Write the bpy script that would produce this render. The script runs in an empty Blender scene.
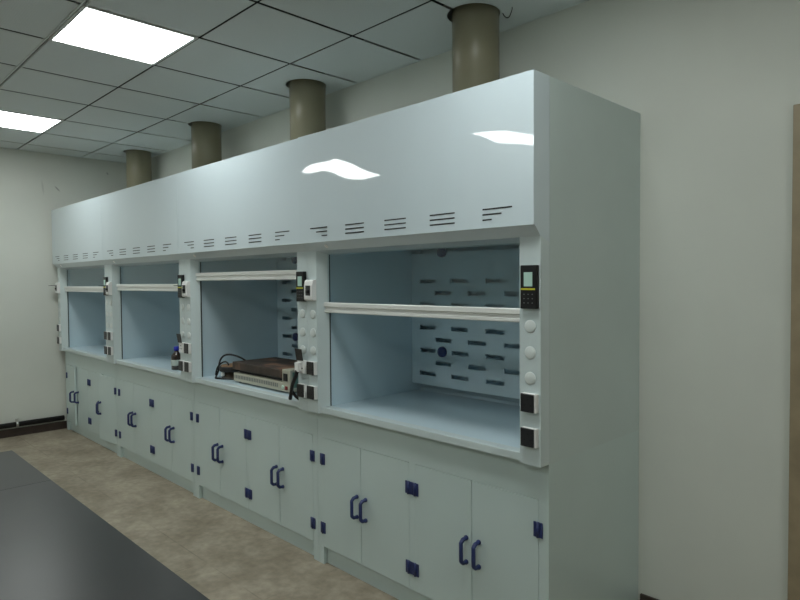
import bpy, bmesh, math, random
from mathutils import Vector, Matrix
random.seed(4)
S = bpy.context.scene
COL = S.collection
PI = math.pi

# ------------------------------------------------------------------ measured layout (metres)
XB = [-6.0002, -4.5009, -2.9817, -1.4906, 0.0]     # hood boundaries, row runs along x
XL, XR = -6.0605, 3.6                              # side walls
YW, YF = 0.8894, -4.75                             # back wall (behind hoods), front wall
ZC = 2.9664                                        # ceiling
ZT, ZB, ZS, ZL = 2.3551, 1.7842, 1.7432, 0.8612    # hood top, fascia bottom, post top, post bottom
YC, YB, YM = 0.0457, 0.1027, 0.108                 # post front, base front, front module back
ZWK = 0.897                                        # worktop
TG, GX, GY = 0.615, -2.0341, -0.29                 # ceiling grid

# ------------------------------------------------------------------ materials
def nodes(name):
    m = bpy.data.materials.new(name); m.use_nodes = True
    nt = m.node_tree
    return m, nt, nt.nodes['Principled BSDF']

def sock(b, k, v):
    if k in b.inputs: b.inputs[k].default_value = v

def mat(name, col, rough=0.5, metal=0.0, coat=0.0, coat_rough=0.03, spec=0.5, noise=0.0, nscale=8.0, bump=0.0, bscale=60.0, emit=None, estr=0.0):
    m, nt, b = nodes(name)
    c = (col[0], col[1], col[2], 1)
    sock(b, 'Base Color', c); sock(b, 'Roughness', rough); sock(b, 'Metallic', metal)
    sock(b, 'Coat Weight', coat); sock(b, 'Coat Roughness', coat_rough); sock(b, 'Specular IOR Level', spec)
    tc = nt.nodes.new('ShaderNodeTexCoord')
    if noise > 0:
        n = nt.nodes.new('ShaderNodeTexNoise'); n.inputs['Scale'].default_value = nscale; n.inputs['Detail'].default_value = 6
        nt.links.new(tc.outputs['Object'], n.inputs['Vector'])
        r = nt.nodes.new('ShaderNodeValToRGB')
        r.color_ramp.elements[0].position = 0.3; r.color_ramp.elements[1].position = 0.7
        r.color_ramp.elements[0].color = tuple(max(0, x * (1 - noise)) for x in col) + (1,)
        r.color_ramp.elements[1].color = tuple(min(1, x * (1 + noise)) for x in col) + (1,)
        nt.links.new(n.outputs['Fac'], r.inputs['Fac']); nt.links.new(r.outputs['Color'], b.inputs['Base Color'])
    if bump > 0:
        n = nt.nodes.new('ShaderNodeTexNoise'); n.inputs['Scale'].default_value = bscale; n.inputs['Detail'].default_value = 3
        nt.links.new(tc.outputs['Object'], n.inputs['Vector'])
        bp = nt.nodes.new('ShaderNodeBump'); bp.inputs['Strength'].default_value = bump; bp.inputs['Distance'].default_value = 0.002
        nt.links.new(n.outputs['Fac'], bp.inputs['Height']); nt.links.new(bp.outputs['Normal'], b.inputs['Normal'])
    if emit:
        sock(b, 'Emission Color', emit + (1,)); sock(b, 'Emission Strength', estr)
    return m

LIGHT_STR = 15.0
M = {}
M['pp'] = mat('polypropylene_white', (0.575, 0.655, 0.665), 0.32, coat=0.15, coat_rough=0.12, noise=0.02, nscale=3)
M['pp_gloss'] = mat('polypropylene_gloss', (0.60, 0.69, 0.74), 0.3, coat=1.0, coat_rough=0.02, noise=0.015, nscale=2)
M['pp_side'] = mat('polypropylene_side', (0.535, 0.62, 0.61), 0.36, coat=0.2, coat_rough=0.15, noise=0.03, nscale=2.5, bump=0.05, bscale=90)
M['pp_in'] = mat('polypropylene_liner', (0.57, 0.70, 0.77), 0.34, coat=0.2, coat_rough=0.15, noise=0.03, nscale=3)
M['pp_base'] = mat('polypropylene_base', (0.545, 0.645, 0.635), 0.34, coat=0.2, coat_rough=0.08, noise=0.02, nscale=3)
M['gap'] = mat('dark_gap', (0.03, 0.035, 0.035), 0.8)
M['slot'] = mat('slot_black', (0.015, 0.015, 0.017), 0.7)
M['blue'] = mat('blue_plastic', (0.02, 0.033, 0.125), 0.42, noise=0.1, nscale=30)
M['black'] = mat('black_plastic', (0.007, 0.007, 0.008), 0.4, coat=0.0, spec=0.35)
M['rubber'] = mat('black_rubber', (0.01, 0.01, 0.011), 0.55)
M['smoke'] = mat('smoked_cover', (0.016, 0.016, 0.018), 0.3, coat=0.1)
M['white'] = mat('white_plastic', (0.8, 0.8, 0.79), 0.35)
M['cap'] = mat('cap_plastic', (0.64, 0.69, 0.68), 0.35)
M['screen'] = mat('lcd_screen', (0.36, 0.52, 0.46), 0.25, emit=(0.36, 0.55, 0.48), estr=0.12)
M['yellow'] = mat('yellow_strip', (0.55, 0.52, 0.03), 0.4)
M['key'] = mat('key_print', (0.16, 0.17, 0.17), 0.5)
M['duct'] = mat('duct_plastic', (0.22, 0.20, 0.13), 0.42, coat=0.3, coat_rough=0.28, noise=0.05, nscale=5)
M['rail'] = mat('sash_rail', (0.78, 0.79, 0.77), 0.3, coat=0.3)
M['wood'] = mat('door_wood', (0.30, 0.235, 0.15), 0.5, noise=0.12, nscale=14)
M['skirt'] = mat('skirting_brown', (0.045, 0.030, 0.024), 0.45, noise=0.2, nscale=15)
M['pipe'] = mat('pipe_black', (0.012, 0.010, 0.010), 0.5)
M['chrome'] = mat('clip_metal', (0.6, 0.6, 0.58), 0.3, metal=0.9)
M['beige'] = mat('beige_enamel', (0.42, 0.41, 0.33), 0.4, noise=0.04, nscale=30)
M['greenish'] = mat('greenish_panel', (0.10, 0.19, 0.16), 0.35)
M['red'] = mat('red_switch', (0.22, 0.012, 0.015), 0.3)
M['lampgreen'] = mat('pale_green_lamp', (0.55, 0.72, 0.62), 0.3)
M['amber'] = mat('amber_glass', (0.028, 0.012, 0.007), 0.12, coat=0.6)
M['label'] = mat('bottle_label', (0.48, 0.55, 0.52), 0.6)
M['bluecap'] = mat('blue_cap', (0.02, 0.035, 0.42), 0.4)
M['worktop'] = mat('bench_resin', (0.008, 0.0085, 0.0085), 0.3, coat=0.0, spec=0.25, noise=0.12, nscale=10)
M['grey_metal'] = mat('bench_metal', (0.5, 0.52, 0.52), 0.4)
M['ceramic'] = mat('brown_ceramic', (0.24, 0.14, 0.075), 0.6, noise=0.25, nscale=25)
M['heater_body'] = mat('heater_body', (0.06, 0.045, 0.032), 0.45, noise=0.4, nscale=20)
M['tube'] = mat('diffuser', (1, 1, 1), 0.4, emit=(0.94, 1.0, 0.975), estr=LIGHT_STR)

def rust_mat():
    m, nt, b = nodes('scorched_plate')
    tc = nt.nodes.new('ShaderNodeTexCoord')
    n = nt.nodes.new('ShaderNodeTexNoise'); n.inputs['Scale'].default_value = 5.5; n.inputs['Detail'].default_value = 5
    mp = nt.nodes.new('ShaderNodeMapping'); mp.inputs['Scale'].default_value = (1, 1.6, 0.4)
    nt.links.new(tc.outputs['Object'], mp.inputs['Vector']); nt.links.new(mp.outputs['Vector'], n.inputs['Vector'])
    r = nt.nodes.new('ShaderNodeValToRGB'); e = r.color_ramp.elements
    e[0].position = 0.42; e[0].color = (0.035, 0.024, 0.018, 1)
    e[1].position = 0.62; e[1].color = (0.21, 0.11, 0.065, 1)
    x = e.new(0.52); x.color = (0.06, 0.04, 0.03, 1)
    nt.links.new(n.outputs['Fac'], r.inputs['Fac']); nt.links.new(r.outputs['Color'], b.inputs['Base Color'])
    sock(b, 'Roughness', 0.55)
    return m
M['rust'] = rust_mat()

def glass_mat():
    m = bpy.data.materials.new('thin_glass'); m.use_nodes = True
    nt = m.node_tree; nt.nodes.clear()
    o = nt.nodes.new('ShaderNodeOutputMaterial'); mx = nt.nodes.new('ShaderNodeMixShader')
    t = nt.nodes.new('ShaderNodeBsdfTransparent'); g = nt.nodes.new('ShaderNodeBsdfGlossy')
    t.inputs['Color'].default_value = (0.86, 0.91, 0.92, 1); g.inputs['Roughness'].default_value = 0.01
    ge = nt.nodes.new('ShaderNodeNewGeometry'); dt = nt.nodes.new('ShaderNodeVectorMath'); dt.operation = 'DOT_PRODUCT'
    nt.links.new(ge.outputs['Normal'], dt.inputs[0]); nt.links.new(ge.outputs['Incoming'], dt.inputs[1])
    def mth(op, x, y=None):
        n = nt.nodes.new('ShaderNodeMath'); n.operation = op
        nt.links.new(x, n.inputs[0])
        if y is not None: n.inputs[1].default_value = y
        return n.outputs[0]
    inv = nt.nodes.new('ShaderNodeMath'); inv.operation = 'SUBTRACT'; inv.inputs[0].default_value = 1.0
    nt.links.new(mth('ABSOLUTE', dt.outputs['Value']), inv.inputs[1])
    fr = mth('ADD', mth('MULTIPLY', mth('POWER', inv.outputs[0], 5.0), 0.96), 0.04)   # Schlick reflectance of one glass face
    nt.links.new(fr, mx.inputs[0]); nt.links.new(t.outputs[0], mx.inputs[1]); nt.links.new(g.outputs[0], mx.inputs[2])
    nt.links.new(mx.outputs[0], o.inputs[0])
    return m
M['glass'] = glass_mat()

def lid_mat():
    m = bpy.data.materials.new('smoked_clear_plastic'); m.use_nodes = True
    nt = m.node_tree; nt.nodes.clear()
    o = nt.nodes.new('ShaderNodeOutputMaterial'); mx = nt.nodes.new('ShaderNodeMixShader')
    t = nt.nodes.new('ShaderNodeBsdfTransparent'); g = nt.nodes.new('ShaderNodeBsdfPrincipled')
    t.inputs['Color'].default_value = (0.35, 0.36, 0.37, 1)
    sock(g, 'Base Color', (0.03, 0.03, 0.035, 1)); sock(g, 'Roughness', 0.2)
    mx.inputs[0].default_value = 0.6
    nt.links.new(t.outputs[0], mx.inputs[1]); nt.links.new(g.outputs[0], mx.inputs[2]); nt.links.new(mx.outputs[0], o.inputs[0])
    return m
M['lid'] = lid_mat()

def wall_mat(name, scuffs=()):
    m, nt, b = nodes(name)
    col = (0.64, 0.655, 0.605)
    tc = nt.nodes.new('ShaderNodeTexCoord')
    n = nt.nodes.new('ShaderNodeTexNoise'); n.inputs['Scale'].default_value = 1.7; n.inputs['Detail'].default_value = 5
    nt.links.new(tc.outputs['Object'], n.inputs['Vector'])
    r = nt.nodes.new('ShaderNodeValToRGB'); e = r.color_ramp.elements
    e[0].position = 0.3; e[0].color = tuple(c * 0.96 for c in col) + (1,)
    e[1].position = 0.7; e[1].color = tuple(c * 1.03 for c in col) + (1,)
    nt.links.new(n.outputs['Fac'], r.inputs['Fac'])
    last = r.outputs['Color']
    for (px, py, pz, rot, sx, sz, k) in scuffs:              # small elongated grey scuffs on the paint
        mp = nt.nodes.new('ShaderNodeMapping'); mp.vector_type = 'TEXTURE'
        mp.inputs['Location'].default_value = (px, py, pz); mp.inputs['Rotation'].default_value = (rot, 0, 0); mp.inputs['Scale'].default_value = (0.2, sx, sz)
        nt.links.new(tc.outputs['Object'], mp.inputs['Vector'])
        ln = nt.nodes.new('ShaderNodeVectorMath'); ln.operation = 'LENGTH'; nt.links.new(mp.outputs['Vector'], ln.inputs[0])
        rp = nt.nodes.new('ShaderNodeMapRange'); rp.inputs['From Min'].default_value = 1.0; rp.inputs['From Max'].default_value = 0.4
        rp.inputs['To Min'].default_value = 0.0; rp.inputs['To Max'].default_value = k
        nt.links.new(ln.outputs['Value'], rp.inputs['Value'])
        mx = nt.nodes.new('ShaderNodeMix'); mx.data_type = 'RGBA'
        nt.links.new(rp.outputs['Result'], mx.inputs['Factor']); nt.links.new(last, mx.inputs['A'])
        mx.inputs['B'].default_value = (0.09, 0.1, 0.1, 1); last = mx.outputs['Result']
    nt.links.new(last, b.inputs['Base Color'])
    sock(b, 'Roughness', 0.75); sock(b, 'Specular IOR Level', 0.25)
    return m
M['wall'] = wall_mat('painted_wall')
M['wall_scuffed'] = wall_mat('painted_wall_scuffed', [(XL, 0.08, 2.597, 0.75, 0.010, 0.045, 0.5), (XL, -0.06, 2.60, 0.1, 0.012, 0.09, 0.18), (XL, 0.60, 2.82, 0.6, 0.012, 0.02, 0.4)])

def ceil_mat():
    m, nt, b = nodes('ceiling_tile')
    tc = nt.nodes.new('ShaderNodeTexCoord')
    v = nt.nodes.new('ShaderNodeTexVoronoi'); v.inputs['Scale'].default_value = 85.0; v.inputs['Randomness'].default_value = 0.25
    nt.links.new(tc.outputs['Object'], v.inputs['Vector'])
    r = nt.nodes.new('ShaderNodeValToRGB'); e = r.color_ramp.elements
    e[0].position = 0.12; e[0].color = (0.56, 0.60, 0.60, 1)
    e[1].position = 0.25; e[1].color = (0.64, 0.68, 0.68, 1)
    nt.links.new(v.outputs['Distance'], r.inputs['Fac'])
    nt.links.new(r.outputs['Color'], b.inputs['Base Color'])
    sock(b, 'Roughness', 0.6); sock(b, 'Specular IOR Level', 0.3)
    return m
M['ceil'] = ceil_mat()

def floor_mat():
    m, nt, b = nodes('tan_floor_tile')
    tc = nt.nodes.new('ShaderNodeTexCoord')
    n1 = nt.nodes.new('ShaderNodeTexNoise'); n1.inputs['Scale'].default_value = 3.2; n1.inputs['Detail'].default_value = 8; n1.inputs['Roughness'].default_value = 0.62
    nt.links.new(tc.outputs['Object'], n1.inputs['Vector'])
    r = nt.nodes.new('ShaderNodeValToRGB'); e = r.color_ramp.elements
    e[0].position = 0.36; e[0].color = (0.232, 0.192, 0.140, 1)
    e[1].position = 0.64; e[1].color = (0.375, 0.322, 0.248, 1)
    nt.links.new(n1.outputs['Fac'], r.inputs['Fac'])
    n3 = nt.nodes.new('ShaderNodeTexNoise'); n3.inputs['Scale'].default_value = 22.0; n3.inputs['Detail'].default_value = 6
    nt.links.new(tc.outputs['Object'], n3.inputs['Vector'])
    sp = nt.nodes.new('ShaderNodeMapRange'); sp.inputs['From Min'].default_value = 0.3; sp.inputs['From Max'].default_value = 0.7; sp.inputs['To Min'].default_value = 0.8; sp.inputs['To Max'].default_value = 1.12
    nt.links.new(n3.outputs['Fac'], sp.inputs['Value'])
    vm = nt.nodes.new('ShaderNodeVectorMath'); vm.operation = 'SCALE'
    nt.links.new(r.outputs['Color'], vm.inputs[0]); nt.links.new(sp.outputs['Result'], vm.inputs['Scale'])
    # 0.6 m tile joints: thin, faint, broken up by noise
    br = nt.nodes.new('ShaderNodeTexBrick'); br.offset = 0.0; br.squash = 1.0
    br.inputs['Scale'].default_value = 1.0; br.inputs['Brick Width'].default_value = 0.6; br.inputs['Row Height'].default_value = 0.6
    br.inputs['Mortar Size'].default_value = 0.004; br.inputs['Mortar Smooth'].default_value = 0.3
    mp = nt.nodes.new('ShaderNodeMapping'); mp.inputs['Location'].default_value = (1.945, 0.353, 0)
    nt.links.new(tc.outputs['Object'], mp.inputs['Vector']); nt.links.new(mp.outputs['Vector'], br.inputs['Vector'])
    n2 = nt.nodes.new('ShaderNodeTexNoise'); n2.inputs['Scale'].default_value = 4.0; nt.links.new(tc.outputs['Object'], n2.inputs['Vector'])
    mr = nt.nodes.new('ShaderNodeMapRange'); mr.inputs['From Min'].default_value = 0.38; mr.inputs['From Max'].default_value = 0.62; mr.inputs['To Max'].default_value = 0.5
    nt.links.new(n2.outputs['Fac'], mr.inputs['Value'])
    mu = nt.nodes.new('ShaderNodeMath'); mu.operation = 'MULTIPLY'
    nt.links.new(br.outputs['Fac'], mu.inputs[0]); nt.links.new(mr.outputs['Result'], mu.inputs[1])
    mx = nt.nodes.new('ShaderNodeMix'); mx.data_type = 'RGBA'
    nt.links.new(mu.outputs[0], mx.inputs['Factor']); nt.links.new(vm.outputs['Vector'], mx.inputs['A']); mx.inputs['B'].default_value = (0.12, 0.1, 0.075, 1)
    nt.links.new(mx.outputs['Result'], b.inputs['Base Color'])
    sock(b, 'Roughness', 0.55)
    return m
M['floor'] = floor_mat()

# ------------------------------------------------------------------ mesh helpers
def bm_new(): return bmesh.new()

def box(bm, x0, x1, y0, y1, z0, z1, bev=0.0, seg=2):
    mtx = Matrix.Translation(((x0 + x1) / 2, (y0 + y1) / 2, (z0 + z1) / 2)) @ Matrix.Diagonal((abs(x1 - x0), abs(y1 - y0), abs(z1 - z0), 1))
    r = bmesh.ops.create_cube(bm, size=1.0, matrix=mtx)
    if bev > 0:
        ed = list({e for v in r['verts'] for e in v.link_edges})
        bmesh.ops.bevel(bm, geom=ed, offset=bev, segments=seg, profile=0.5, affect='EDGES')
    return bm

def prism(bm, pts, axis, a0, a1):
    """extrude a closed outline along x ('x': pts are (y,z)) or z ('z': pts are (x,y))"""
    def P(p, a): return (a, p[0], p[1]) if axis == 'x' else (p[0], p[1], a) if axis == 'z' else (p[0], a, p[1])
    v0 = [bm.verts.new(P(p, a0)) for p in pts]; v1 = [bm.verts.new(P(p, a1)) for p in pts]
    n = len(pts); fs = [bm.faces.new(v0), bm.faces.new(v1[::-1])]
    for i in range(n): fs.append(bm.faces.new((v0[i], v1[i], v1[(i + 1) % n], v0[(i + 1) % n])))
    bmesh.ops.recalc_face_normals(bm, faces=fs)
    return bm

def lathe(bm, prof, c, axis='z', seg=32):
    """prof: (radius, height) pairs from one end to the other"""
    rings = []
    for r, h in prof:
        ring = []
        for k in range(seg):
            a = 2 * PI * k / seg; u, v = r * math.cos(a), r * math.sin(a)
            p = {'z': (u, v, h), 'y': (u, h, v), 'x': (h, u, v)}[axis]
            ring.append(bm.verts.new((c[0] + p[0], c[1] + p[1], c[2] + p[2])))
        rings.append(ring)
    fs = []
    for a, b in zip(rings, rings[1:]):
        for k in range(seg): fs.append(bm.faces.new((a[k], a[(k + 1) % seg], b[(k + 1) % seg], b[k])))
    fs.append(bm.faces.new(rings[0])); fs.append(bm.faces.new(rings[-1]))
    bmesh.ops.recalc_face_normals(bm, faces=fs)
    for f in fs[:-2]: f.smooth = True
    return bm

def catmull(pts, n=10):
    pts = [Vector(p) for p in pts]; out = []
    P = [pts[0]] + pts + [pts[-1]]
    for i in range(1, len(P) - 2):
        a, b, c, d = P[i - 1:i + 3]
        for k in range(n):
            t = k / n
            out.append(0.5 * ((2 * b) + (c - a) * t + (2 * a - 5 * b + 4 * c - d) * t * t + (3 * b - a - 3 * c + d) * t ** 3))
    out.append(pts[-1]); return out

def tube(bm, pts, r, seg=10):
    rings = []; up = Vector((0, 0, 1)); prev = None
    for i, p in enumerate(pts):
        t = (pts[min(i + 1, len(pts) - 1)] - pts[max(i - 1, 0)]).normalized()
        s = prev if prev is not None else t.cross(up)
        if s.length < 1e-3: s = t.cross(Vector((1, 0, 0)))
        s = (s - t * s.dot(t)).normalized(); prev = s; w = t.cross(s)
        rings.append([bm.verts.new(p + (s * math.cos(2 * PI * k / seg) + w * math.sin(2 * PI * k / seg)) * r) for k in range(seg)])
    fs = []
    for a, b in zip(rings, rings[1:]):
        for k in range(seg):
            f = bm.faces.new((a[k], a[(k + 1) % seg], b[(k + 1) % seg], b[k])); f.smooth = True; fs.append(f)
    fs += [bm.faces.new(rings[0]), bm.faces.new(rings[-1])]
    bmesh.ops.recalc_face_normals(bm, faces=fs)
    return bm

def obj(name, bm, m, parent=None, label=None, loc=None, rot=None):
    """link a bmesh as one object; its origin is put at the centre of its bounding box bottom (or at loc)"""
    if loc is None:
        vs = [v.co for v in bm.verts]
        loc = Vector(((min(v.x for v in vs) + max(v.x for v in vs)) / 2, (min(v.y for v in vs) + max(v.y for v in vs)) / 2, min(v.z for v in vs)))
    loc = Vector(loc)
    bmesh.ops.translate(bm, verts=bm.verts, vec=-loc)
    me = bpy.data.meshes.new(name); bm.to_mesh(me); bm.free()
    me.materials.append(m)
    o = bpy.data.objects.new(name, me); COL.objects.link(o)
    wl = loc
    if parent is not None:
        o.parent = parent
        wl = loc - WORLD[parent.name]
    o.location = wl
    WORLD[o.name] = loc
    if rot: o.rotation_euler = rot
    if label: o['label'] = label
    return o
WORLD = {}

def thing(name, label, cat, loc, group=None):
    o = bpy.data.objects.new(name, None); COL.objects.link(o); o.location = loc; WORLD[o.name] = Vector(loc)
    o.empty_display_size = 0.1
    tag(o, label, cat, group); return o

def tag(o, label, cat, group=None):
    o['label'] = label; o['category'] = cat
    if group: o['group'] = group
    return o

def struct(o, label=None, cat='room'):
    o['kind'] = 'structure'
    if label: o['label'] = label; o['category'] = cat
    return o

def B(*a, bev=0.0): return box(bm_new(), *a, bev=bev)

# ------------------------------------------------------------------ room shell
W = 0.12
struct(obj('floor', B(XL - W, XR + W, YF - W, YW + W, -0.1, 0.0), M['floor'], loc=(0, 0, 0)), 'tan mottled tile floor in front of the fume hoods', 'floor')
struct(obj('wall_back', B(XL - W, XR + W, YW, YW + W, 0, ZC + 0.3), M['wall'], loc=(0, 0, 0)), 'plain off-white wall behind and right of the fume hoods', 'wall')
struct(obj('wall_left', B(XL - W, XL, YF, YW, 0, ZC + 0.3), M['wall_scuffed'], loc=(0, 0, 0)), 'off-white far end wall at left with grey scuffs', 'wall')
struct(obj('wall_front', B(XL - W, XR + W, YF - W, YF, 0, ZC + 0.3), M['wall'], loc=(0, 0, 0)), 'off-white wall across the room from the hoods', 'wall')
struct(obj('wall_right', B(XR, XR + W, YF, YW, 0, ZC + 0.3), M['wall'], loc=(0, 0, 0)), 'off-white end wall on the right', 'wall')

LIGHTS = [(GX - TG * (0.5 + 4 * i), GY - TG * (0.5 + 4 * j)) for j in (0, 1) for i in (1, 0, -1)] + [(GX + TG * 7.5, GY - TG * 0.5)]  # last panel is added out of view to brighten right wall and hood side
bm = bm_new()
gap = 0.0065
i0, i1 = math.floor((XL - GX) / TG), math.ceil((XR - GX) / TG)
j0, j1 = math.floor((YF - GY) / TG), math.ceil((YW - GY) / TG)
for i in range(i0, i1):
    for j in range(j0, j1):
        x0, x1 = GX + i * TG, GX + (i + 1) * TG; y0, y1 = GY + j * TG, GY + (j + 1) * TG
        if any(x0 < a < x1 and y0 < b < y1 for a, b in LIGHTS): continue
        x0, x1, y0, y1 = max(x0, XL), min(x1, XR), max(y0, YF), min(y1, YW)
        if x1 - x0 < 0.03 or y1 - y0 < 0.03: continue
        dz = 0.0
        box(bm, x0 + 0.0105, x1 - 0.0105, y0 + gap, y1 - gap, ZC + dz, ZC + 0.0012 + dz)
ceiling = struct(obj('ceiling', bm, M['ceil'], loc=(0, 0, 0)), 'grey suspended ceiling of square perforated tiles', 'ceiling')
DUCTS = [(-0.761, 0.612, 0.1226), (-2.313, 0.660, 0.1262), (-3.838, 0.67, 0.1275), (-5.375, 0.684, 0.1250)]
# round openings where the ducts pass through the tiles
cb = bm_new()
for dx, dy, r in DUCTS: lathe(cb, [(r + 0.016, ZC - 0.1), (r + 0.016, ZC + 0.1)], (dx - 0.009, dy - 0.006, 0), seg=40)
cut = obj('cutter', cb, M['gap'], loc=(0, 0, 0))
md = ceiling.modifiers.new('b', 'BOOLEAN'); md.operation = 'DIFFERENCE'; md.object = cut; md.solver = 'EXACT'
dg = bpy.context.evaluated_depsgraph_get()
nm = bpy.data.meshes.new_from_object(ceiling.evaluated_get(dg))
ceiling.modifiers.clear(); ceiling.data = nm
if not nm.materials: nm.materials.append(M['ceil'])
bpy.data.objects.remove(cut)
struct(obj('trim_1', B(XL - W, XR + W, YF - W, YW + W, ZC + 0.28, ZC + 0.34), M['gap'], loc=(0, 0, 0)), 'near-black sheet standing in for the shaded void above the ceiling tiles', 'ceiling')  # near-black colour gives the shade of the void behind the tile gaps
# exposed grid profile one bay out from the hoods: a pale double rail with a dark reveal
bm = bm_new()
yg = GY - TG
box(bm, XL, XR, yg - 0.012, yg - 0.004, ZC - 0.004, ZC + 0.01); box(bm, XL, XR, yg + 0.010, yg + 0.018, ZC - 0.004, ZC + 0.01)
struct(obj('trim_2', bm, M['ceil'], loc=(0, 0, 0)), 'double metal rail in the ceiling beside the lights', 'trim')
bm = bm_new()
box(bm, XL, XR, YW - 0.012, YW, ZC - 0.002, ZC + 0.012); box(bm, XL, XL + 0.012, YF, YW, ZC - 0.002, ZC + 0.012)
struct(obj('trim_3', bm, M['ceil'], loc=(0, 0, 0)), 'thin edge trim where the ceiling meets the walls', 'trim')

struct(obj('baseboard_left', B(XL, XL + 0.014, YF, YW, 0, 0.082, bev=0.002), M['skirt'], loc=(0, 0, 0)), 'dark brown skirting along the far end wall', 'baseboard')
struct(obj('baseboard_back', B(0.012, 0.62, YW - 0.014, YW, 0, 0.075, bev=0.002), M['skirt'], loc=(0, 0, 0)), 'dark brown skirting right of the hoods', 'baseboard')

# door at the right edge of the picture
dr = thing('door_1', 'brown wooden door frame at the right edge', 'door', (1.12, YW, 0)); dr['kind'] = 'structure'
bm = bm_new()
box(bm, 0.627, 0.697, YW - 0.022, YW, 0, 2.262, bev=0.003); box(bm, 1.577, 1.647, YW - 0.022, YW, 0, 2.262, bev=0.003); box(bm, 0.697, 1.577, YW - 0.022, YW, 2.192, 2.262, bev=0.003)
obj('door_frame', bm, M['wood'], dr)
leaf = obj('door_leaf', B(0.70, 1.574, YW - 0.014, YW, 0.006, 2.189, bev=0.002), M['wood'], dr)
bm = bm_new(); lathe(bm, [(0.024, YW - 0.022), (0.024, YW - 0.014)], (1.5, 0, 1.02), 'y', 20); lathe(bm, [(0.01, YW - 0.065), (0.01, YW - 0.022)], (1.5, 0, 1.02), 'y', 14)
box(bm, 1.39, 1.51, YW - 0.075, YW - 0.058, 1.01, 1.03, bev=0.004); obj('door_handle', bm, M['chrome'], leaf)

# pipe along the far wall above the skirting
pp = thing('pipe', 'black pipe along the far end wall just above brown skirting', 'pipe', (XL + 0.034, -1.5, 0.1))
bm = bm_new(); lathe(bm, [(0.026, -4.6), (0.026, 0.085)], (XL + 0.03, 0, 0.126), 'y', 20); obj('pipe_run', bm, M['pipe'], pp)
for yy in (-0.36, -1.9, -3.4):
    bm = bm_new(); lathe(bm, [(0.030, yy - 0.011), (0.030, yy + 0.011)], (XL + 0.03, 0, 0.126), 'y', 20)
    box(bm, XL + 0.001, XL + 0.04, yy - 0.011, yy + 0.011, 0.15, 0.185, bev=0.003)
    obj('pipe_clip', bm, M['chrome'], pp, label='bright metal clip holding the pipe')

# ------------------------------------------------------------------ ceiling lights
where = {(0, 0): 'glowing square ceiling panel at the left edge, the farther of the two in view', (0, 1): 'glowing square ceiling panel at upper left, the nearer of the two in view'}
for k, (lx, ly) in enumerate(LIGHTS):
    j, i = divmod(k, 3) if k < 6 else (0, 3)
    lab = where.get((j, i))
    if not lab:
        spot = ['over the left end', 'over the second bay', 'over the nearest hood', 'added unseen to brighten the right side'][i]
        lab = 'glowing square ceiling panel %s, %s' % (spot, 'in the row beside the hoods' if j == 0 else 'in the row across the room')
    t = thing('ceiling_light', lab, 'ceiling light', (lx, ly, ZC), 'square ceiling light panels')
    h = TG / 2 - 0.004
    bm = bm_new()
    for a in (box(bm, lx - h, lx + h, ly - h, ly - h + 0.018, ZC - 0.003, ZC + 0.05), box(bm, lx - h, lx + h, ly + h - 0.018, ly + h, ZC - 0.003, ZC + 0.05),
              box(bm, lx - h, lx - h + 0.018, ly - h + 0.018, ly + h - 0.018, ZC - 0.003, ZC + 0.05), box(bm, lx + h - 0.018, lx + h, ly - h + 0.018, ly + h - 0.018, ZC - 0.003, ZC + 0.05)): pass
    box(bm, lx - h + 0.001, lx + h - 0.001, ly - h + 0.001, ly + h - 0.001, ZC + 0.024, ZC + 0.049)
    obj('light_frame', bm, M['white'], t)
    d = h - 0.0185
    obj('diffuser', B(lx - d, lx + d, ly - d, ly + d, ZC + 0.0, ZC + 0.02), M['tube'], t)

# ------------------------------------------------------------------ ducts
duct_lab = ['widest-looking beige exhaust duct, rising from the nearest fume hood', 'beige exhaust duct rising above the hood with the hotplate',
            'beige exhaust duct rising above the hood with the brown bottle', 'farthest beige exhaust duct, above the leftmost hood']
for (dx, dy, r), lab in zip(DUCTS, duct_lab):
    t = thing('exhaust_duct', lab, 'duct', (dx, dy, ZT), 'round beige exhaust ducts')
    bm = bm_new(); lathe(bm, [(r, ZT + 0.001), (r, ZC + 0.24)], (dx, dy, 0), seg=64); obj('duct_pipe', bm, M['duct'], t)
    bm = bm_new(); lathe(bm, [(r + 0.022, ZT + 0.001), (r + 0.022, ZT + 0.006), (r + 0.003, ZT + 0.01), (r + 0.003, ZT + 0.035), (r - 0.002, ZT + 0.036)], (dx, dy, 0), seg=64); obj('duct_flange', bm, M['duct'], t)
bm = bm_new(); tube(bm, catmull([(-0.66, 0.70, ZC + 0.02), (-0.64, 0.70, ZC - 0.02), (-0.61, 0.695, ZC - 0.035), (-0.58, 0.68, ZC - 0.012), (-0.575, 0.675, ZC + 0.004)]), 0.0022, 6)
tag(obj('hanging_wire', bm, M['rubber']), 'thin black wire end curling from ceiling beside the nearest duct', 'wire')

# ------------------------------------------------------------------ fume hoods
def smooth(o):
    for p in o.data.polygons: p.use_smooth = True

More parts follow.
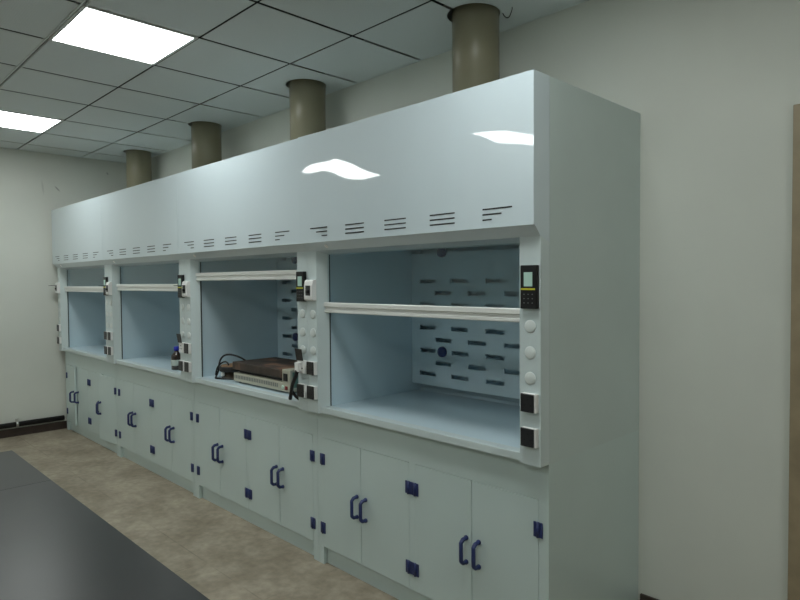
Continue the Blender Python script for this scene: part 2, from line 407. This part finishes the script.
def fascia(x0, x1, wave):
    """closed block behind the visible upper front, whose front sheet is a slightly wavy grid"""
    bm = bm_new()
    g = 0.0009
    pts = [(0.006, ZB), (YC, ZS), (YM, 1.722), (YM, ZT), (0.006, ZT)]
    prism(bm, pts, 'x', x0 + g, x1 - g)
    nx, nz = 90, 40
    V = [[None] * (nz + 1) for _ in range(nx + 1)]
    for a in range(nx + 1):
        for b in range(nz + 1):
            x = x0 + g + (x1 - x0 - 2 * g) * a / nx; z = ZB + (ZT - ZB) * b / nz
            V[a][b] = bm.verts.new((x, -wave(x, z), z))
    for a in range(nx):
        for b in range(nz):
            f = bm.faces.new((V[a][b], V[a + 1][b], V[a + 1][b + 1], V[a][b + 1])); f.smooth = True
    rim = [V[a][0] for a in range(nx + 1)] + [V[nx][b] for b in range(1, nz + 1)] + [V[a][nz] for a in range(nx - 1, -1, -1)] + [V[0][b] for b in range(nz - 1, 0, -1)]
    rim = [bm.verts.new(v.co) for v in rim]                  # own vertices, so the sheet's edge stays crisp
    back = [bm.verts.new((v.co.x, 0.006, v.co.z)) for v in rim]
    for k in range(len(rim)):
        q = (k + 1) % len(rim)
        bm.faces.new((rim[k], back[k], back[q], rim[q]))
    return bm

PANEL_WAVES = [(0,1,-190.7), (0,2,115.9), (0,3,-79.9), (0,4,-24.4), (1,0,123.8), (1,1,-270.3), (1,2,252), (1,3,-247.3), (1,4,68.9), (2,0,932.6), (2,1,-358.1), (2,2,26.1), (2,3,127.4), (2,4,-88.2), (3,0,966.5), (3,1,-246.1), (3,2,-94.8), (3,3,94.5), (3,4,21), (4,0,937), (4,1,71.6), (4,2,-299.8), (4,4,65.1), (5,0,634.1), (5,1,-124.1), (5,2,-235.5), (5,3,116.5), (5,4,69.2), (6,0,171.2), (6,1,35.6), (6,2,-44), (6,3,-129.9), (6,4,56.1), (7,0,242.1), (7,1,-219), (7,2,0.8), (7,3,143.3), (7,4,-45.7), (8,0,145.1), (8,1,-6.9), (8,2,13.6), (8,3,-148.7), (8,4,17.7), (9,0,170.5), (9,1,-53), (9,2,-66.2), (9,3,-6.2), (9,4,113), (10,0,170.9), (10,1,-122.2), (10,2,34.9), (10,3,20.3), (10,4,-38.5), (11,0,75.5), (11,1,-90.9), (11,2,29.7), (11,3,-4.1), (11,4,118.5)]   # (half waves along x, along z, height in micrometres): how the nearest front sheet is buckled
def wave_for(k, x0, x1):
    def w(x, z):
        u = (x - x0)
        if k == 3:
            p, q = u / (x1 - x0) * PI, (z - ZB) / (ZT - ZB) * PI
            return 1e-6 * sum(c * math.cos(i * p) * math.cos(j * q) for i, j, c in PANEL_WAVES)
        return 0.0018 * math.sin(2.1 * u + k) * (z - 2.05) + 0.0005 * math.sin(7 * z + 4 * u + k)
    return w

def baffle(x0, x1, y, z0, z1, slots, th=0.005):
    """sheet with real rectangular slots"""
    xs = sorted({x0, x1} | {s[0] for s in slots} | {s[1] for s in slots}); zs = sorted({z0, z1} | {s[2] for s in slots} | {s[3] for s in slots})
    bm = bm_new(); vf, vb = {}, {}
    def V(d, a, b, yy):
        if (a, b) not in d: d[(a, b)] = bm.verts.new((xs[a], yy, zs[b]))
        return d[(a, b)]
    solid = set()
    for a in range(len(xs) - 1):
        for b in range(len(zs) - 1):
            cx, cz = (xs[a] + xs[a + 1]) / 2, (zs[b] + zs[b + 1]) / 2
            if not any(s[0] < cx < s[1] and s[2] < cz < s[3] for s in slots): solid.add((a, b))
    for a, b in solid:
        q = [(a, b), (a + 1, b), (a + 1, b + 1), (a, b + 1)]
        bm.faces.new([V(vf, *p, y) for p in q]); bm.faces.new([V(vb, *p, y + th) for p in q][::-1])
        for (da, db), (p, r) in {(0, -1): (q[0], q[1]), (1, 0): (q[1], q[2]), (0, 1): (q[2], q[3]), (-1, 0): (q[3], q[0])}.items():
            if (a + da, b + db) not in solid:
                bm.faces.new((V(vf, *r, y), V(vf, *p, y), V(vb, *p, y + th), V(vb, *r, y + th)))
    return bm

def handle_bm(x, z0, z1, y):
    bm = bm_new(); d = 0.038; c = 0.018
    pts = [(x, y, z0 + 0.004), (x, y - d + 0.012, z0 + 0.006), (x, y - d, z0 + c), (x, y - d, z1 - c), (x, y - d + 0.012, z1 - 0.006), (x, y, z1 - 0.004)]
    path = []
    for a, b in zip(pts, pts[1:]):
        a, b = Vector(a), Vector(b)
        path += [a.lerp(b, t) for t in (0.0, 0.33, 0.66)]
    path.append(Vector(pts[-1]))
    tube(bm, path, 0.0092, 10)
    for zz in (z0 + 0.004, z1 - 0.004): lathe(bm, [(0.011, y - 0.006), (0.011, y)], (x, 0, zz), 'y', 14)
    return bm

def hinge_bm(x, z0, z1, y):
    bm = bm_new()
    box(bm, x - 0.021, x + 0.0205, y - 0.005, y, z0, z1, bev=0.0015)
    lathe(bm, [(0.0065, z0), (0.0065, z1)], (x, y - 0.005, 0), 'z', 12)
    for sx in (-0.014, 0.014):
        for zz in (z0 + 0.014, z1 - 0.014): lathe(bm, [(0.0035, y - 0.0062), (0.0035, y - 0.004)], (x + sx, 0, zz), 'y', 8)
    return bm

DOOR_Z = (0.1, 0.711)
def door(root, x0, x1, hinge_left, ang, y=YB):
    """door leaf with handle and hinges as its own children; swings about its outer edge"""
    t = 0.02
    hx = x0 if hinge_left else x1
    piv = (hx, y, DOOR_Z[0])
    o = obj('door', B(x0, x1, y - 0.001, y - 0.001 + t, *DOOR_Z, bev=0.0015), M['pp_base'], root, loc=piv)
    hand = x1 - 0.028 if hinge_left else x0 + 0.038
    kids = [obj('handle', handle_bm(hand, 0.342, 0.457, y - 0.001), M['blue'], o, label='dark blue D-shaped handle')]
    for z0 in (0.177, 0.562): kids.append(obj('hinge', hinge_bm(hx, z0, z0 + 0.061, y - 0.001), M['blue'], o, label='dark blue hinge'))
    if ang: o.rotation_euler = (0, 0, math.radians(-ang if hinge_left else ang))
    return o

def rounded(bm, *a): return box(bm, *a, bev=0.004)

def socket(root, x, z, state):
    """x, z: centre on a post; state closed | open (flap lifted)"""
    w, h = 0.034, 0.0365
    y = YC
    o = obj('socket', B(x - w, x + w, y - 0.02, y, z - h, z + h, bev=0.003), M['white'], root)
    if state == 'closed':
        f = B(x - w + 0.001, x + w - 0.008, y - 0.026, y - 0.0195, z - h + 0.001, z + h - 0.001, bev=0.002)
        c = obj('socket_cover', f, M['smoke'], o, label='smoked dark socket cover, shut')
        bm = bm_new()
        for sx, sz in ((0, 0.014), (-0.013, -0.008), (0.013, -0.008)): lathe(bm, [(0.0032, y - 0.0268), (0.0032, y - 0.025)], (x + sx, 0, z + sz), 'y', 10)
        obj('socket_hole', bm, M['slot'], o)
    else:
        bm = bm_new(); box(bm, -w + 0.002, w - 0.004, -0.004, 0.0, 0.0, 0.066, bev=0.0015)
        bmesh.ops.translate(bm, verts=bm.verts, vec=(x, y - 0.024, z + h))
        c = obj('socket_cover', bm, M['smoke'], o, loc=(x, y - 0.02, z + h), label='smoked dark socket cover, lifted open', rot=(math.radians(9), 0, 0))
        bm = bm_new()
        for sx, sz in ((0, 0.014), (-0.013, -0.008), (0.013, -0.008)): lathe(bm, [(0.004, y - 0.0212), (0.004, y - 0.018)], (x + sx, 0, z + sz), 'y', 10)
        obj('socket_hole', bm, M['slot'], o)
    return o

def controller(root, x, lean=0):
    y = YC; w = 0.0365
    o = obj('controller', B(x - w, x + w, y - 0.02, y, 1.468, 1.634, bev=0.003), M['black'], root, label='black control panel')
    obj('display_screen', B(x - 0.019, x + 0.019, y - 0.0215, y - 0.0195, 1.553, 1.607, bev=0.0006), M['screen'], o, label='pale green lit display')
    obj('stripe', B(x - w + 0.004, x + w - 0.006, y - 0.0213, y - 0.0195, 1.539, 1.546), M['yellow'], o, label='yellow stripe')
    bm = bm_new()
    for r in range(3):
        for c in range(3): box(bm, x - 0.0205 + c * 0.0185, x - 0.016 + c * 0.0185, y - 0.0211, y - 0.0195, 1.488 + r * 0.0165, 1.4915 + r * 0.0165)
    obj('keypad', bm, M['key'], o)
    return o

def breaker(root, x, lid_open):
    y = YC
    bm = bm_new()
    w = 0.038; z0, z1 = 1.472, 1.588
    # cover with a sloped top lip, standing 45 mm off the post
    prism(bm, [(y, z0), (y - 0.024, z0 + 0.003), (y - 0.030, z0 + 0.010), (y - 0.030, z1 - 0.030), (y - 0.025, z1 - 0.008), (y - 0.018, z1), (y, z1)], 'x', x - w, x + w)
    bmesh.ops.bevel(bm, geom=list(bm.edges), offset=0.002, segments=1, affect='EDGES')
    o = obj('breaker_box', bm, M['white'], root, label='white breaker box')
    obj('breaker_window', B(x - 0.022, x + 0.020, y - 0.0315, y - 0.0295, 1.502, 1.556, bev=0.0006), M['lid'], o, label='dark smoked window')
    obj('breaker_switch', B(x - 0.012, x + 0.010, y - 0.040, y - 0.031, 1.515, 1.532, bev=0.002), M['black'], o, label='black toggle switch')
    if lid_open:
        bm = bm_new(); box(bm, x - 0.026, x + 0.024, y - 0.097, y - 0.03, 1.555, 1.559, bev=0.001)
        obj('breaker_lid', bm, M['lid'], o, label='smoked lid standing open')
    return o

def dome(root, x, z):
    bm = bm_new(); R = 0.0245; prof = [(R, YC), (R, YC - 0.002)]
    for k in range(1, 7):
        a = k / 6.5 * PI / 2; prof.append((R * math.cos(a), YC - 0.002 - 0.004 * math.sin(a)))
    lathe(bm, prof, (x, 0, z), 'y', 24)
    return obj('hole_cap', bm, M['cap'], root)

def hood(k, label, sash_z, open_socks, ajar, lid_open):
    x0, x1 = XB[k], XB[k + 1]; w = x1 - x0; f = w / 1.4906
    root = thing('fume_hood', label, 'fume hood', ((x0 + x1) / 2, 0.5, 0), 'row of white fume hoods')
    e = 0.001
    # --- base
    bm = bm_new()
    box(bm, x0 + e, x1 - e, YB + 0.025, YW - 0.002, 0.0, ZL - 0.001)
    for a, b, z0, z1 in ((x0 + e, x0 + 0.0465, 0, ZL - 0.001), (x1 - 0.0465, x1 - e, 0, ZL - 0.001), (x0 + 0.0465, x1 - 0.0465, 0.713, ZL - 0.001), (x1 - 0.768 * f, x1 - 0.726 * f, 0.098, 0.713)):
        box(bm, a, b, YB, YB + 0.025, z0, z1)
    obj('base_cabinet', bm, M['pp_base'], root)
    edges = [(x0 + 0.0475, x1 - 1.1225 * f, True), (x1 - 1.1195 * f, x1 - 0.769 * f, False), (x1 - 0.725 * f, x1 - 0.3865 * f, True), (x1 - 0.3835 * f, x1 - 0.0475, False)]
    for q, (a, b, hl) in enumerate(edges): door(root, a, b, hl, ajar.get(q, 0))
    # --- worktop and chamber
    ix0, ix1 = x0 + 0.105, x1 - 0.105
    bm = bm_new()
    box(bm, x0 + 0.088, x1 - 0.088, 0.062, 0.13, ZL, ZWK, bev=0.004); box(bm, ix0 - 0.01, ix1 + 0.01, 0.12, YW - 0.02, ZL, ZWK - 0.002)
    obj('worktop', bm, M['pp'], root)
    yb = YW - 0.05
    bm = bm_new()
    box(bm, ix0, ix0 + 0.004, 0.112, yb, ZWK - 0.002, ZT - 0.012); box(bm, ix1 - 0.004, ix1, 0.112, yb, ZWK - 0.002, ZT - 0.012)
    box(bm, ix0 + 0.004, ix1 - 0.004, yb, yb + 0.006, ZWK - 0.002, ZT - 0.012)
    box(bm, ix0 + 0.004, ix1 - 0.004, 0.112, yb, ZWK - 0.002, ZWK + 0.0005)
    prism(bm, [(yb, ZWK), (yb - 0.03, ZWK), (yb - 0.008, ZWK + 0.012), (yb, ZWK + 0.035)], 'x', ix0 + 0.004, ix1 - 0.004)
    obj('chamber_liner', bm, M['pp_in'], root, label='bluish white inner lining')
    cx = (x0 + x1) / 2
    slots = []
    n = 0; z = 1.018
    while z < 1.60:
        offs = (-2, -1, 0, 1, 2) if n % 2 == 0 else (-1.5, -0.5, 0.5, 1.5)
        for o_ in offs:
            c = cx + o_ * 0.2515; slots.append((c - 0.064, c + 0.064, z - 0.0125, z + 0.0125))
        n += 1; z += 0.0695
    bf = obj('baffle', baffle(ix0 + 0.006, ix1 - 0.006, 0.75, 0.949, 1.742, slots), M['pp_in'], root, label='back baffle with staggered slots')
    for kx, kz in ((-0.379, 1.158), (0.379, 1.158), (-0.379, 1.745), (0.379, 1.745)):
        bm = bm_new(); lathe(bm, [(0.0, 0.728), (0.012, 0.728), (0.03, 0.733), (0.031, 0.742), (0.031, 0.75)][1:], (cx + kx, 0, kz), 'y', 24); obj('baffle_knob', bm, M['blue'], bf, label='round dark blue knob')
    obj('slit_shade', prism(bm_new(), [(0.752, 1.778), (0.762, 1.778), (0.42, 2.1), (0.41, 2.094)], 'x', ix0 + 0.006, ix1 - 0.006), M['pp_in'], root)  # added sheet that blocks light so the slit above the baffle stays dark
    # --- body sides, roof
    for a, b in ((x0 + e, ix0), (ix1, x1 - e)):
        obj('side_wall', B(a, b, YM + 0.001, YW - 0.001, ZL - 0.001, ZT - 0.0005), M['pp_side'], root)
    obj('roof_panel', B(ix0, ix1, YM + 0.001, YW - 0.002, ZT - 0.01, ZT), M['pp'], root)
    # --- upper front
    wv = wave_for(k, x0, x1)
    fp = obj('front_panel', fascia(x0, x1, wv), M['pp_gloss'], root, loc=((x0 + x1) / 2, 0, ZB))
    for g in range(5):
        c = cx + (g - 2) * 0.288; bm = bm_new()
        L, R = c - 0.0705, c + 0.0705
        for r, zz in enumerate((1.859, 1.838, 1.817)):
            a, b = L, R
            if g == 0: a = R - 0.142 * (1, 0.65, 0.32)[r]
            if g == 4: b = L + 0.142 * (1, 0.65, 0.32)[r]
            q = -max(wv(a, zz), wv(b, zz), wv((a + b) / 2, zz))
            box(bm, a, b, q - 0.0012, 0.0055, zz - 0.0028, zz + 0.0028)
        obj('vent_louvre', bm, M['slot'], fp)
    bm = bm_new(); lathe(bm, [(0.012, -0.002), (0.012, 0.004)], (0, 0, 0), 'z', 20)
    ang = math.atan2(ZB - ZS, YC)
    for v in bm.verts: v.co = Matrix.Rotation(-ang, 3, 'X') @ v.co
    bmesh.ops.translate(bm, verts=bm.verts, vec=(x0 + 0.2, 0.025, ZB - (ZB - ZS) * 0.54)); obj('screw_cap', bm, M['white'], root)
    # --- posts
    pr = obj('front_post', prism(bm_new(), [(x1 - e, YC), (x1 - 0.096, YC), (x1 - 0.118, 0.1), (x1 - 0.112, YM), (x1 - e, YM)], 'z', ZL, ZS + 0.004), M['pp'], root)
    pl = obj('front_post', prism(bm_new(), [(x0 + e, YC), (x0 + e, YM), (x0 + 0.116, YM), (x0 + 0.122, 0.1), (x0 + 0.083, YC)], 'z', ZL, ZS + 0.004), M['pp'], root)
    controller(root, x1 - 0.0435)
    if k == 0 or True: breaker(root, x0 + 0.046, lid_open)
    for z in (1.399, 1.298, 1.199):
        dome(root, x1 - 0.047, z); dome(root, x0 + 0.049, z)
    for z, up in ((1.106, True), (0.973, False)):
        socket(root, x1 - 0.043, z, 'open' if (up and open_socks) else 'closed'); socket(root, x0 + 0.050, z, 'closed')
    # --- sash
    sa = obj('sash_rail', bm_new() if False else prism(bm_new(), [(0.082, sash_z), (0.078, sash_z + 0.004), (0.078, sash_z + 0.015), (0.084, sash_z + 0.018), (0.084, sash_z + 0.030), (0.074, sash_z + 0.034), (0.074, sash_z + 0.052), (0.080, sash_z + 0.056), (0.106, sash_z + 0.056), (0.106, sash_z)], 'x', x0 + 0.108, x1 - 0.102), M['rail'], root, label='white horizontal sash rail')
    obj('glass_pane', B(ix0 + 0.004, ix1 - 0.004, 0.094, 0.099, sash_z + 0.056, 1.735), M['glass'], sa, label='clear glass pane')
    for a in (ix0 + 0.0045, ix1 - 0.0135):
        obj('sash_track', B(a, a + 0.009, 0.1, 0.112, ZWK + 0.001, 1.735), M['gap'], root, label='dark vertical sash track')
    return root

H = [
    dict(label='leftmost fume hood against the far end wall, its lower doors ajar', sash_z=1.492, open_socks=False, ajar={0: 4.2, 3: 6}, lid_open=True),
    dict(label='second fume hood from the left, brown bottle standing inside', sash_z=1.512, open_socks=True, ajar={}, lid_open=True),
    dict(label='fume hood with highest raised sash and brown hotplate inside', sash_z=1.590, open_socks=True, ajar={}, lid_open=True),
    dict(label='rightmost fume hood, nearest the camera and empty inside, white glare on top panel', sash_z=1.409, open_socks=False, ajar={}, lid_open=False),
]
for k, h in enumerate(H): hood(k, **h)

# ------------------------------------------------------------------ things inside the hoods
z0 = ZWK + 0.001
hp = thing('hotplate', 'long beige hotplate with scorched brown top plate inside the fume hood', 'hotplate', (-2.15, 0.3, z0))
bm = bm_new()
box(bm, -2.49, -1.905, 0.147, 0.47, z0 + 0.010, 0.966, bev=0.004)
base = obj('hotplate_base', bm, M['beige'], hp)
bm = bm_new()
for k in range(26): box(bm, -2.475 + k * 0.0205, -2.465 + k * 0.0205, 0.1455, 0.149, 0.930, 0.952)
obj('vent_slots', bm, M['key'], base)
for fx in (-2.45, -1.86):
    for fy in (0.18, 0.43): obj('foot', lathe(bm_new(), [(0.014, z0), (0.014, z0 + 0.011)], (fx, fy, 0), 'z', 14), M['rubber'], base)
obj('plate_support', B(-2.46, -1.93, 0.175, 0.46, 0.966, 0.990), M['rubber'], hp, label='dark gap frame under the plate')
obj('heating_plate', B(-2.50, -1.908, 0.143, 0.49, 0.988, 1.039, bev=0.005), M['rust'], hp, label='scorched brown rusty top plate')
cbx = obj('control_box', B(-1.904, -1.818, 0.147, 0.47, z0 + 0.010, 1.044, bev=0.004), M['beige'], hp)
obj('side_panel', B(-1.8185, -1.8165, 0.165, 0.45, 0.935, 1.03), M['greenish'], cbx, label='dark green side panel')
obj('rocker_switch', B(-1.885, -1.845, 0.141, 0.149, 0.975, 1.020, bev=0.002), M['black'], cbx)
obj('power_switch', B(-1.868, -1.846, 0.141, 0.149, 0.922, 0.944, bev=0.002), M['red'], cbx, label='dark red switch')
obj('indicator_lamp', lathe(bm_new(), [(0.013, 0.148), (0.013, 0.144), (0.008, 0.141)], (-1.895, 0, 0.936), 'y', 18), M['lampgreen'], cbx, label='pale green round lamp')

ht = thing('electric_heater', 'small round dark electric heater with brown top beside the hotplate', 'heater', (-2.68, 0.24, z0))
hc = (-2.66, 0.235, 0)
bm = bm_new(); lathe(bm, [(0.072, z0), (0.076, z0 + 0.004), (0.076, z0 + 0.012), (0.062, z0 + 0.016), (0.062, 0.955)], hc, seg=36); hb = obj('heater_body', bm, M['heater_body'], ht)
bm = bm_new(); lathe(bm, [(0.088, 0.952), (0.092, 0.958), (0.092, 0.984), (0.088, 0.987)], hc, seg=36); obj('top_ring', bm, M['rubber'], ht)
bm = bm_new(); lathe(bm, [(0.082, 0.986), (0.080, 0.994), (0.06, 0.997)], hc, seg=36); obj('heating_disc', bm, M['ceramic'], ht, label='brown ceramic top')
bm = bm_new(); lathe(bm, [(0.013, 0.150), (0.013, 0.168)], (-2.66, 0, 0.935), 'y', 18); obj('dial', bm, M['white'], hb, label='small pale dial')

bm = bm_new()
tube(bm, catmull([(-2.60, 0.19, z0 + 0.006), (-2.70, 0.135, z0 + 0.006), (-2.77, 0.165, z0 + 0.007), (-2.785, 0.19, 0.94), (-2.77, 0.20, 1.02), (-2.70, 0.21, 1.063), (-2.61, 0.25, 1.055), (-2.56, 0.30, 1.01), (-2.535, 0.33, 0.95), (-2.53, 0.34, 0.92)], 12), 0.0065)
tag(obj('heater_cable', bm, M['rubber']), 'black cable looping high over the small round heater', 'cable')
bm = bm_new()
tube(bm, catmull([(-2.755, 0.155, z0 + 0.02), (-2.745, 0.16, 0.965), (-2.70, 0.165, 1.005), (-2.645, 0.17, 1.022), (-2.62, 0.175, 1.015), (-2.615, 0.18, 0.998)], 12), 0.0055)
tag(obj('short_cable', bm, M['rubber']), 'shorter black cable arched over the front of the small heater', 'cable')

def bottle(x, y):
    t = thing('reagent_bottle', 'brown glass bottle with blue cap and pale label inside the hood', 'bottle', (x, y, z0))
    bm = bm_new(); lathe(bm, [(0.036, z0), (0.040, z0 + 0.004), (0.040, z0 + 0.1), (0.037, z0 + 0.114), (0.025, z0 + 0.13), (0.016, z0 + 0.14), (0.0155, z0 + 0.158)], (x, y, 0), seg=36); g = obj('glass_body', bm, M['amber'], t)
    bm = bm_new(); lathe(bm, [(0.0403, z0 + 0.034), (0.0405, z0 + 0.035), (0.0405, z0 + 0.078), (0.0403, z0 + 0.079)], (x, y, 0), seg=36); obj('paper_label', bm, M['label'], t, label='pale grey-green label')
    bm = bm_new(); lathe(bm, [(0.019, z0 + 0.15), (0.0195, z0 + 0.152), (0.0195, z0 + 0.178), (0.018, z0 + 0.181)], (x, y, 0), seg=28); obj('screw_cap', bm, M['bluecap'], t, label='bright blue screw cap')
bottle(-3.385, 0.155)

def plug(x, label):
    t = thing('power_plug', label, 'plug', (x, 0.0, 1.08))
    bm = bm_new(); y = YC - 0.0205
    box(bm, x - 0.019, x + 0.020, y - 0.022, y, 1.078, 1.132, bev=0.006); b = obj('plug_body', bm, M['white'], t)
    return t, y
t, yy = plug(XB[3] - 0.056, 'white power plug with black cord in the socket by hotplate')
bm = bm_new(); px = XB[3] - 0.058
tube(bm, catmull([(px, yy - 0.012, 1.09), (px - 0.008, yy - 0.016, 1.06), (px - 0.05, 0.014, 1.0), (px - 0.105, 0.040, 0.935), (px - 0.135, 0.055, 0.905)], 10), 0.0105)
tube(bm, catmull([(px - 0.08, 0.028, 0.965), (px - 0.08, 0.05, 0.93), (px - 0.055, 0.07, 0.907), (px - 0.02, 0.08, 0.906)], 10), 0.0085)
obj('cord', bm, M['rubber'], t, label='thick black cord')

# ------------------------------------------------------------------ island bench, lower left
bx0, bx1, by0, by1, bz = -2.025, 0.68, -2.75, -1.264, 0.80
bt = thing('laboratory_bench', 'long bench with dark grey worktop at lower left, opposite the fume hoods', 'bench', ((bx0 + bx1) / 2, (by0 + by1) / 2, 0))
seam = -1.405
obj('bench_top', B(bx0, seam - 0.0004, by0, by1, bz - 0.025, bz, bev=0.0008), M['worktop'], bt)
obj('bench_top', B(seam + 0.0004, bx1, by0, by1, bz - 0.025, bz, bev=0.0008), M['worktop'], bt)
bm = bm_new(); box(bm, bx0 + 0.03, bx1 - 0.03, by0 + 0.06, by1 - 0.06, 0.08, bz - 0.025); box(bm, bx0 + 0.08, bx1 - 0.08, by0 + 0.11, by1 - 0.11, 0.0, 0.08)
obj('bench_cabinet', bm, M['grey_metal'], bt)
for side in (1, -1):
    yv = by1 - 0.06 if side == 1 else by0 + 0.06
    for k in range(6):
        a = bx0 + 0.035 + k * 0.4405
        ya, yb_ = (yv, yv + 0.018) if side == 1 else (yv - 0.018, yv)
        d = obj('bench_door', B(a, a + 0.436, ya, yb_, 0.09, bz - 0.035, bev=0.002), M['grey_metal'], bt)
        obj('door_handle', B(a + 0.15, a + 0.29, yb_ if side == 1 else ya - 0.014, yb_ + 0.014 if side == 1 else ya, bz - 0.09, bz - 0.075, bev=0.002), M['chrome'], d)

# ------------------------------------------------------------------ world, camera, view
w = bpy.data.worlds.new('World'); S.world = w; w.use_nodes = True
w.node_tree.nodes['Background'].inputs['Color'].default_value = (0.5, 0.52, 0.52, 1)
w.node_tree.nodes['Background'].inputs['Strength'].default_value = 0.0

yaw, pitch, roll, f = -0.7958936286595302, -0.03028901884833543, -0.007310925838937603, 619.3
C = Vector((1.3023748939109863, -1.971871446131934, 1.576193230944447))
fw = Vector((math.sin(yaw) * math.cos(pitch), math.cos(yaw) * math.cos(pitch), math.sin(pitch)))
r = Vector((math.cos(yaw), -math.sin(yaw), 0)); u = r.cross(fw)
r2 = r * math.cos(roll) + u * math.sin(roll); u2 = -r * math.sin(roll) + u * math.cos(roll)
cam = bpy.data.cameras.new('camera'); co = bpy.data.objects.new('camera', cam); COL.objects.link(co)
cam.sensor_fit = 'HORIZONTAL'; cam.sensor_width = 36.0; cam.lens = f / 800 * 36.0; cam.clip_start = 0.02; cam.shift_x = -0.7 / 800
co.matrix_world = Matrix(((r2.x, u2.x, -fw.x, C.x), (r2.y, u2.y, -fw.y, C.y), (r2.z, u2.z, -fw.z, C.z), (0, 0, 0, 1)))
S.camera = co

vs = S.view_settings
vs.view_transform = 'Standard'; vs.look = 'None'; vs.gamma = 1.0; vs.exposure = 0.12; vs.use_curve_mapping = False
S.cycles.max_bounces = 10; S.cycles.diffuse_bounces = 6; S.cycles.glossy_bounces = 4; S.cycles.transparent_max_bounces = 12
S.cycles.sample_clamp_indirect = 6.0
